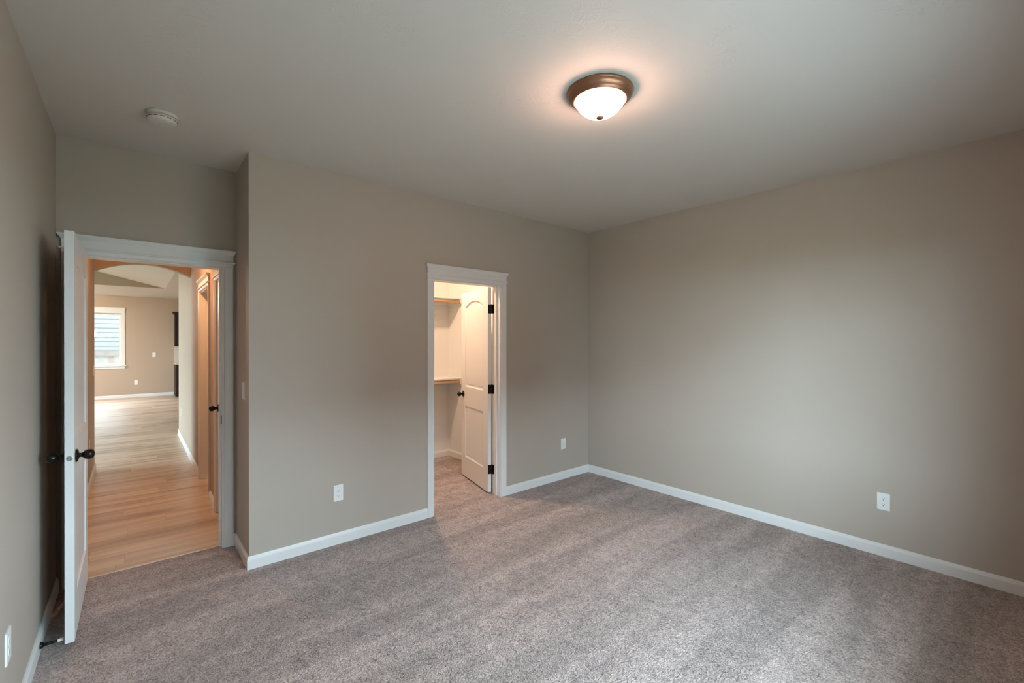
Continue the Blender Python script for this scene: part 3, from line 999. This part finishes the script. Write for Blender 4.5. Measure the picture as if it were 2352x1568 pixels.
# ------------------------------------------------------------------ ceiling lamps
def flush_lamp(name, label, x, y, z, bowl_mat, s=1.0):
    t = thing(name, label, 'ceiling light', (x, y, z))
    t['group'] = 'flush-mount ceiling lamps'
    bm = bmesh.new()
    lathe(bm, [(0.0, -0.0005), (0.158 * s, -0.0005), (0.1635 * s, -0.003), (0.1645 * s, -0.008), (0.1600 * s, -0.012), (0.1595 * s, -0.015), (0.1575 * s, -0.022), (0.152 * s, -0.030), (0.144 * s, -0.037),
               (0.1375 * s, -0.041), (0.1365 * s, -0.0445), (0.1340 * s, -0.048), (0.1290 * s, -0.0490), (0.1255 * s, -0.047), (0.1255 * s, -0.038), (0.0, -0.038)], 96)
    obj('pan', bm, M['bronze'], t, True)
    bm = bmesh.new()
    prof = [(0.1250 * s, -0.044)]
    for k in range(1, 17):
        a = PI / 2 * k / 16
        rs, dp = (0.125 ** 2 + 0.082 ** 2) / (2 * 0.082) * s, 0.082 * s       # spherical cap
        am = math.asin(0.125 * s / rs)
        aa = am * (1 - k / 16)
        prof.append((rs * math.sin(aa) if k < 16 else 0.0, -0.044 - (rs * math.cos(aa) - (rs - dp))))
    lathe(bm, prof, 72)
    obj('glass_bowl', bm, bowl_mat, t, True)
    bm = bmesh.new()
    zz = -0.126 * s
    lathe(bm, [(0.0, zz + 0.004), (0.0175, zz + 0.003), (0.0195, zz - 0.001), (0.0187, zz - 0.004), (0.0145, zz - 0.0075), (0.0085, zz - 0.0095), (0.0045, zz - 0.0125), (0.0, zz - 0.0135)], 28)
    obj('finial', bm, M['bronze'], t, True)
    return t


flush_lamp('ceiling_light', 'round bronze-rimmed flush ceiling lamp with a lit white glass bowl, on the bedroom ceiling', 1.781, 1.424, H, M['bowl'])
flush_lamp('ceiling_light', 'lit flush lamp on the closet ceiling, out of sight above the door', 2.25, 4.06, H, M['bowl_closet'], 0.55)
flush_lamp('ceiling_light', 'lit flush lamp on the hall ceiling, hidden above the doorway header', 0.10, 5.35, H, M['bowl_hall'], 0.4)
flush_lamp('ceiling_light', 'fill lamp added on the flat dining room ceiling, hidden to the left of the hall', -1.95, 13.9, GH, M['bowl_room_fill'])  # unseen lamp added to brighten the far wall and great room

# ------------------------------------------------------------------ smoke detector
sd = thing('smoke_detector', 'round off-white smoke detector on the ceiling near the bedroom door', 'smoke detector', (0.122, 3.112, H), math.radians(-40))
bm = bmesh.new(); lathe(bm, [(0, -0.0005), (0.069, -0.0005), (0.071, -0.003), (0.071, -0.015), (0.068, -0.018), (0, -0.018)], 64)
obj('base', bm, M['off_white_plastic'], sd, True)
bm = bmesh.new(); lathe(bm, [(0, -0.0175), (0.0600, -0.0175), (0.0600, -0.0225), (0.0665, -0.0235), (0.0675, -0.034), (0.0655, -0.042), (0.060, -0.047), (0.048, -0.0515), (0.020, -0.053), (0, -0.053)], 64)
hs = obj('housing', bm, M['off_white_plastic'], sd, True)
for k in range(14):
    a = 2 * PI * k / 14
    bm = bmesh.new(); box(bm, 0.0640, 0.0682, -0.009, 0.009, -0.0375, -0.0335)
    bmesh.ops.rotate(bm, verts=bm.verts[:], cent=(0, 0, 0), matrix=Matrix.Rotation(a, 3, 'Z'))
    obj('vent_slot', bm, M['grey_slot'], hs)
bm = bmesh.new(); lathe(bm, [(0, -0.0525), (0.011, -0.0525), (0.0105, -0.0545), (0, -0.055)], 24, 'Z', (0.012, -0.018, 0))
obj('test_button', bm, M['off_white_plastic'], sd, True)
bm = bmesh.new(); lathe(bm, [(0, -0.0515), (0.0025, -0.0515), (0.0025, -0.0535), (0, -0.0535)], 12, 'Z', (-0.028, 0.012, 0))
obj('indicator_light', bm, M['grey_slot'], sd)


# ------------------------------------------------------------------ outlets, switches, plates
# local frame: x across, z up, +y out of the wall
def plate_mesh(w=0.072, h=0.118, t=0.006):
    bm = bmesh.new()
    box(bm, -w / 2, w / 2, 0.0, t, -h / 2, h / 2)
    bmesh.ops.recalc_face_normals(bm, faces=bm.faces[:])
    ed = [e for e in bm.edges if all(v.co.y > t * 0.5 for v in e.verts)]
    bmesh.ops.bevel(bm, geom=ed, offset=0.003, segments=2, affect='EDGES', profile=0.6)
    return bm


def outlet(label, loc, rz, group='wall outlets'):
    t = thing('wall_outlet', label, 'outlet', loc, rz, group)
    obj('cover_plate', plate_mesh(), M['white_plastic'], t)
    for zc in (0.0195, -0.0195):
        bm = bmesh.new()
        P = []
        for k in range(32):
            a = 2 * PI * k / 32
            P.append((max(-0.0165, min(0.0165, 0.0175 * math.cos(a))), max(-0.0143, min(0.0143, 0.0175 * math.sin(a)))))
        A = [bm.verts.new((x_, 0.004, zc + z_)) for x_, z_ in P]
        Bq = [bm.verts.new((x_ * 0.97, 0.0072, zc + z_ * 0.97)) for x_, z_ in P]
        for k in range(32):
            bm.faces.new((A[k], A[(k + 1) % 32], Bq[(k + 1) % 32], Bq[k]))
        bm.faces.new(Bq); bm.faces.new(A[::-1])
        r = obj('receptacle', bm, M['white_plastic'], t)
        for sx, hh in ((-0.0064, 0.0075), (0.0064, 0.0062)):
            bm = B((sx - 0.0011, sx + 0.0011, 0.0070, 0.0075, zc + 0.003 - hh / 2, zc + 0.003 + hh / 2))
            obj('slot', bm, M['grey_slot'], r)
        bm = bmesh.new(); cyl(bm, (0, 0.0070, zc - 0.0075), (0, 0.0075, zc - 0.0075), 0.0027, seg=14)
        obj('ground_hole', bm, M['slot'], r)
    bm = bmesh.new(); cyl(bm, (0, 0.0055, 0), (0, 0.0068, 0), 0.0028, seg=14)
    obj('screw', bm, M['white_plastic'], t)
    return t


def switch(label, loc, rz, group='light switches'):
    t = thing('light_switch', label, 'switch', loc, rz, group)
    obj('cover_plate', plate_mesh(), M['white_plastic'], t)
    bm = bmesh.new()
    box(bm, -0.0165, 0.0165, 0.004, 0.0075, -0.033, 0.033)
    obj('bezel', bm, M['white_plastic'], t)
    bm = bmesh.new()
    v = [bm.verts.new(p) for p in ((-0.0145, 0.007, -0.030), (0.0145, 0.007, -0.030), (0.0145, 0.0085, 0.0), (-0.0145, 0.0085, 0.0), (0.0145, 0.0125, 0.030), (-0.0145, 0.0125, 0.030), (-0.0145, 0.005, 0.030), (0.0145, 0.005, 0.030))]
    bm.faces.new((v[0], v[1], v[2], v[3])); bm.faces.new((v[3], v[2], v[4], v[5])); bm.faces.new((v[5], v[4], v[7], v[6]))
    bm.faces.new((v[0], v[3], v[5], v[6])); bm.faces.new((v[1], v[7], v[4], v[2])); bm.faces.new((v[0], v[6], v[7], v[1]))
    obj('rocker', bm, M['white_plastic'], t)
    return t


outlet('white duplex outlet on the greige wall between the niche and the closet door', (1.157, YC, 0.375), PI)
outlet('white duplex outlet low on the long right bedroom wall', (XR, 0.707, 0.380), PI / 2)
outlet('white duplex outlet low on the left wall, nearest the viewer', (XL, 2.455, 0.378), -PI / 2)
outlet('small white outlet on the tan far wall below the switch, right of the dining window', (0.055, GY, 0.388), PI)
outlet('white outlet low on the right hall wall near its far end', (HX1, 8.43, 0.405), PI / 2)
outlet('white outlet low on the left hall wall, glimpsed past the open door edge', (HX0, 6.25, 0.435), -PI / 2)
switch('white light switch on the niche return wall beside the bedroom doorway', (XN, 3.527, 1.157), PI / 2)
switch('white light switch on the tan far wall between dining window and cabinets', (0.432, GY, 1.123), PI)
switch('white light switch at the end of the left hall wall', (HX0, 6.85, 1.165), -PI / 2)
wp = thing('wall_plate', 'white cable plate on the closet wall, right of the closet door', 'wall plate', (3.576, YC, 0.381), PI)
obj('cover_plate', plate_mesh(0.072, 0.116), M['white_plastic'], wp)
bm = bmesh.new(); box(bm, -0.0165, 0.0165, 0.004, 0.0075, -0.033, 0.033)
obj('insert', bm, M['white_plastic'], wp)
bm = bmesh.new(); cyl(bm, (0, 0.007, 0), (0, 0.014, 0), 0.0045, seg=12)
obj('jack', bm, M['steel'], wp)

# ------------------------------------------------------------------ door stop on the left baseboard
ds = thing('door_stop', 'black rod door stop with a white rubber tip on the left baseboard', 'door stop', (XL + 0.0125, 3.095, 0.040))
bm = bmesh.new(); lathe(bm, [(0, 0), (0.0150, 0.0), (0.0155, 0.003), (0.0135, 0.008), (0.0095, 0.013), (0.0, 0.013)], 28, 'X')
obj('base', bm, M['hinge'], ds, True)
bm = bmesh.new(); lathe(bm, [(0, 0.010), (0.0088, 0.012), (0.0070, 0.030), (0.0058, 0.050), (0.0054, 0.061), (0, 0.061)], 24, 'X')
obj('rod', bm, M['hinge'], ds, True)
bm = bmesh.new(); lathe(bm, [(0, 0.060), (0.0072, 0.060), (0.0080, 0.063), (0.0080, 0.072), (0.0068, 0.082), (0, 0.0825)], 24, 'X')
obj('rubber_tip', bm, M['rubber'], ds, True)

# ------------------------------------------------------------------ closet shelves and rods
for zt, which in ((2.040, 'upper'), (1.034, 'lower')):
    sh = thing('closet_shelf', '%s white shelf along the back wall of the closet' % which, 'shelf', (CX0, CYB, zt), 0, 'closet shelves')
    obj('board', bbox(0.002, CX1 - CX0 - 0.002, -0.295, -0.001, -0.018, 0.0, 0.002, 1), M['trim'], sh)
    obj('cleat', B((0.004, CX1 - CX0 - 0.004, -0.019, -0.001, -0.085, -0.0185)), M['closet_wall'], sh)
    obj('side_cleat', B((CX1 - CX0 - 0.021, CX1 - CX0 - 0.002, -0.290, -0.020, -0.085, -0.0185)), M['closet_wall'], sh)
    rd = thing('closet_rod', 'pine clothes rod under the %s closet shelf' % which, 'clothes rod', (CX0, CYB - 0.285, zt - 0.052), 0, 'closet rods')
    bm = bmesh.new(); cyl(bm, (0.004, 0, 0), (CX1 - CX0 - 0.023, 0, 0), 0.0165, seg=28)
    obj('dowel', bm, M['wood_rod'], rd, True)
    bm = bmesh.new(); lathe(bm, [(0.0, CX1 - CX0 - 0.0225), (0.027, CX1 - CX0 - 0.0225), (0.027, CX1 - CX0 - 0.030), (0.0175, CX1 - CX0 - 0.030), (0.0175, CX1 - CX0 - 0.0225)], 28, 'X')
    obj('socket', bm, M['white_plastic'], rd)

# ------------------------------------------------------------------ kitchen end seen past the hall wall
bc = thing('base_cabinet', 'dark espresso base cabinet at the right end of the far wall', 'cabinet', (0.868, GY, 0))
obj('body', B((0, 0.9, -0.60, -0.001, 0.10, 0.862), (0.0, 0.9, -0.53, -0.001, 0.0, 0.10)), M['cabinet'], bc)
for a, b_ in ((0.012, 0.445), (0.455, 0.888)):
    dr = obj('door', bbox(a, b_, -0.622, -0.6005, 0.115, 0.68, 0.003, 1), M['cabinet'], bc)
    bm = bmesh.new(); kx = b_ - 0.04 if a < 0.1 else a + 0.04
    lathe(bm, [(0, -0.645), (0.010, -0.643), (0.013, -0.636), (0.006, -0.628), (0.006, -0.622), (0, -0.622)], 16, 'Y', (kx, 0, 0.62))
    obj('knob', bm, M['steel'], dr, True)
    dw = obj('drawer', bbox(a, b_, -0.622, -0.6005, 0.695, 0.848, 0.003, 1), M['cabinet'], bc)
    bm = bmesh.new()
    lathe(bm, [(0, -0.645), (0.010, -0.643), (0.013, -0.636), (0.006, -0.628), (0.006, -0.622), (0, -0.622)], 16, 'Y', ((a + b_) / 2, 0, 0.77))
    obj('knob', bm, M['steel'], dw, True)
ct = thing('countertop', 'pale counter on the dark base cabinet, with a tiled splash behind', 'countertop', (0.868, GY, 0.8625))
obj('slab', bbox(-0.015, 0.9, -0.635, -0.001, 0.0, 0.038, 0.004, 2), M['counter'], ct)
obj('backsplash', B((-0.0, 0.9, -0.014, -0.001, 0.0385, 0.49)), M['tile'], ct)
uc = thing('wall_cabinet', 'dark espresso upper cabinet with crown moulding above the pale counter', 'cabinet', (0.868, GY, 1.355))
obj('body', B((0, 0.9, -0.32, -0.001, 0, 0.86)), M['cabinet'], uc)
for a, b_ in ((0.012, 0.445), (0.455, 0.888)):
    dr = obj('door', bbox(a, b_, -0.342, -0.3205, 0.012, 0.845, 0.003, 1), M['cabinet'], uc)
    bm = bmesh.new(); kx = b_ - 0.04 if a < 0.1 else a + 0.04
    lathe(bm, [(0, -0.365), (0.010, -0.363), (0.013, -0.356), (0.006, -0.348), (0.006, -0.342), (0, -0.342)], 16, 'Y', (kx, 0, 0.07))
    obj('knob', bm, M['steel'], dr, True)
bm = bmesh.new()
sweep(bm, [(0, 0), (0.012, 0.0), (0.020, 0.020), (0.040, 0.050), (0.045, 0.065), (0, 0.065)], [(0.9, -0.32, 0.86), (0.0, -0.32, 0.86), (0.0, -0.001, 0.86)])
obj('crown', bm, M['cabinet'], uc)

# ------------------------------------------------------------------ chandelier mostly hidden by the hall corner
CHX, CHY, CHZ = -0.86, 11.5, 1.60
zc = GH + (VX - CHX) * VS
ch = thing('chandelier', 'dining chandelier of which one lit round glass shade shows beside the hall corner', 'chandelier', (CHX, CHY, CHZ))
bm = bmesh.new(); cyl(bm, (0, 0, -0.10), (0, 0, zc - CHZ - 0.01), 0.007, seg=12)
lathe(bm, [(0, -0.13), (0.02, -0.12), (0.035, -0.09), (0.02, -0.05), (0.0, -0.04)], 24)
obj('stem', bm, M['black'], ch, True)
bm = bmesh.new(); lathe(bm, [(0, zc - CHZ + 0.005), (0.06, zc - CHZ + 0.005), (0.06, zc - CHZ - 0.03), (0.02, zc - CHZ - 0.04), (0, zc - CHZ - 0.04)], 28)
obj('canopy', bm, M['black'], ch)
for k in range(5):
    a = 2 * PI * k / 5
    ex, ey = 0.275 * math.cos(a), 0.275 * math.sin(a)
    bm = bmesh.new()
    pts = [Vector((ex * t, ey * t, -0.09 - 0.06 * math.sin(PI * t))) for t in [j / 8 for j in range(9)]]
    for p, q in zip(pts, pts[1:]):
        cyl(bm, p, q, 0.006, seg=10)
    arm = obj('arm', bm, M['black'], ch, True)
    bm = bmesh.new()
    lathe(bm, [(0.0, -0.035), (0.03, -0.032), (0.048, -0.018), (0.060, 0.012), (0.062, 0.042), (0.056, 0.075), (0.046, 0.098), (0.043, 0.098), (0.053, 0.074), (0.059, 0.042), (0.057, 0.012), (0.046, -0.014), (0.0, -0.030)], 32, 'Z', (ex, ey, -0.04 + 0.04))
    obj('glass_shade', bm, M['shade'], arm, True)
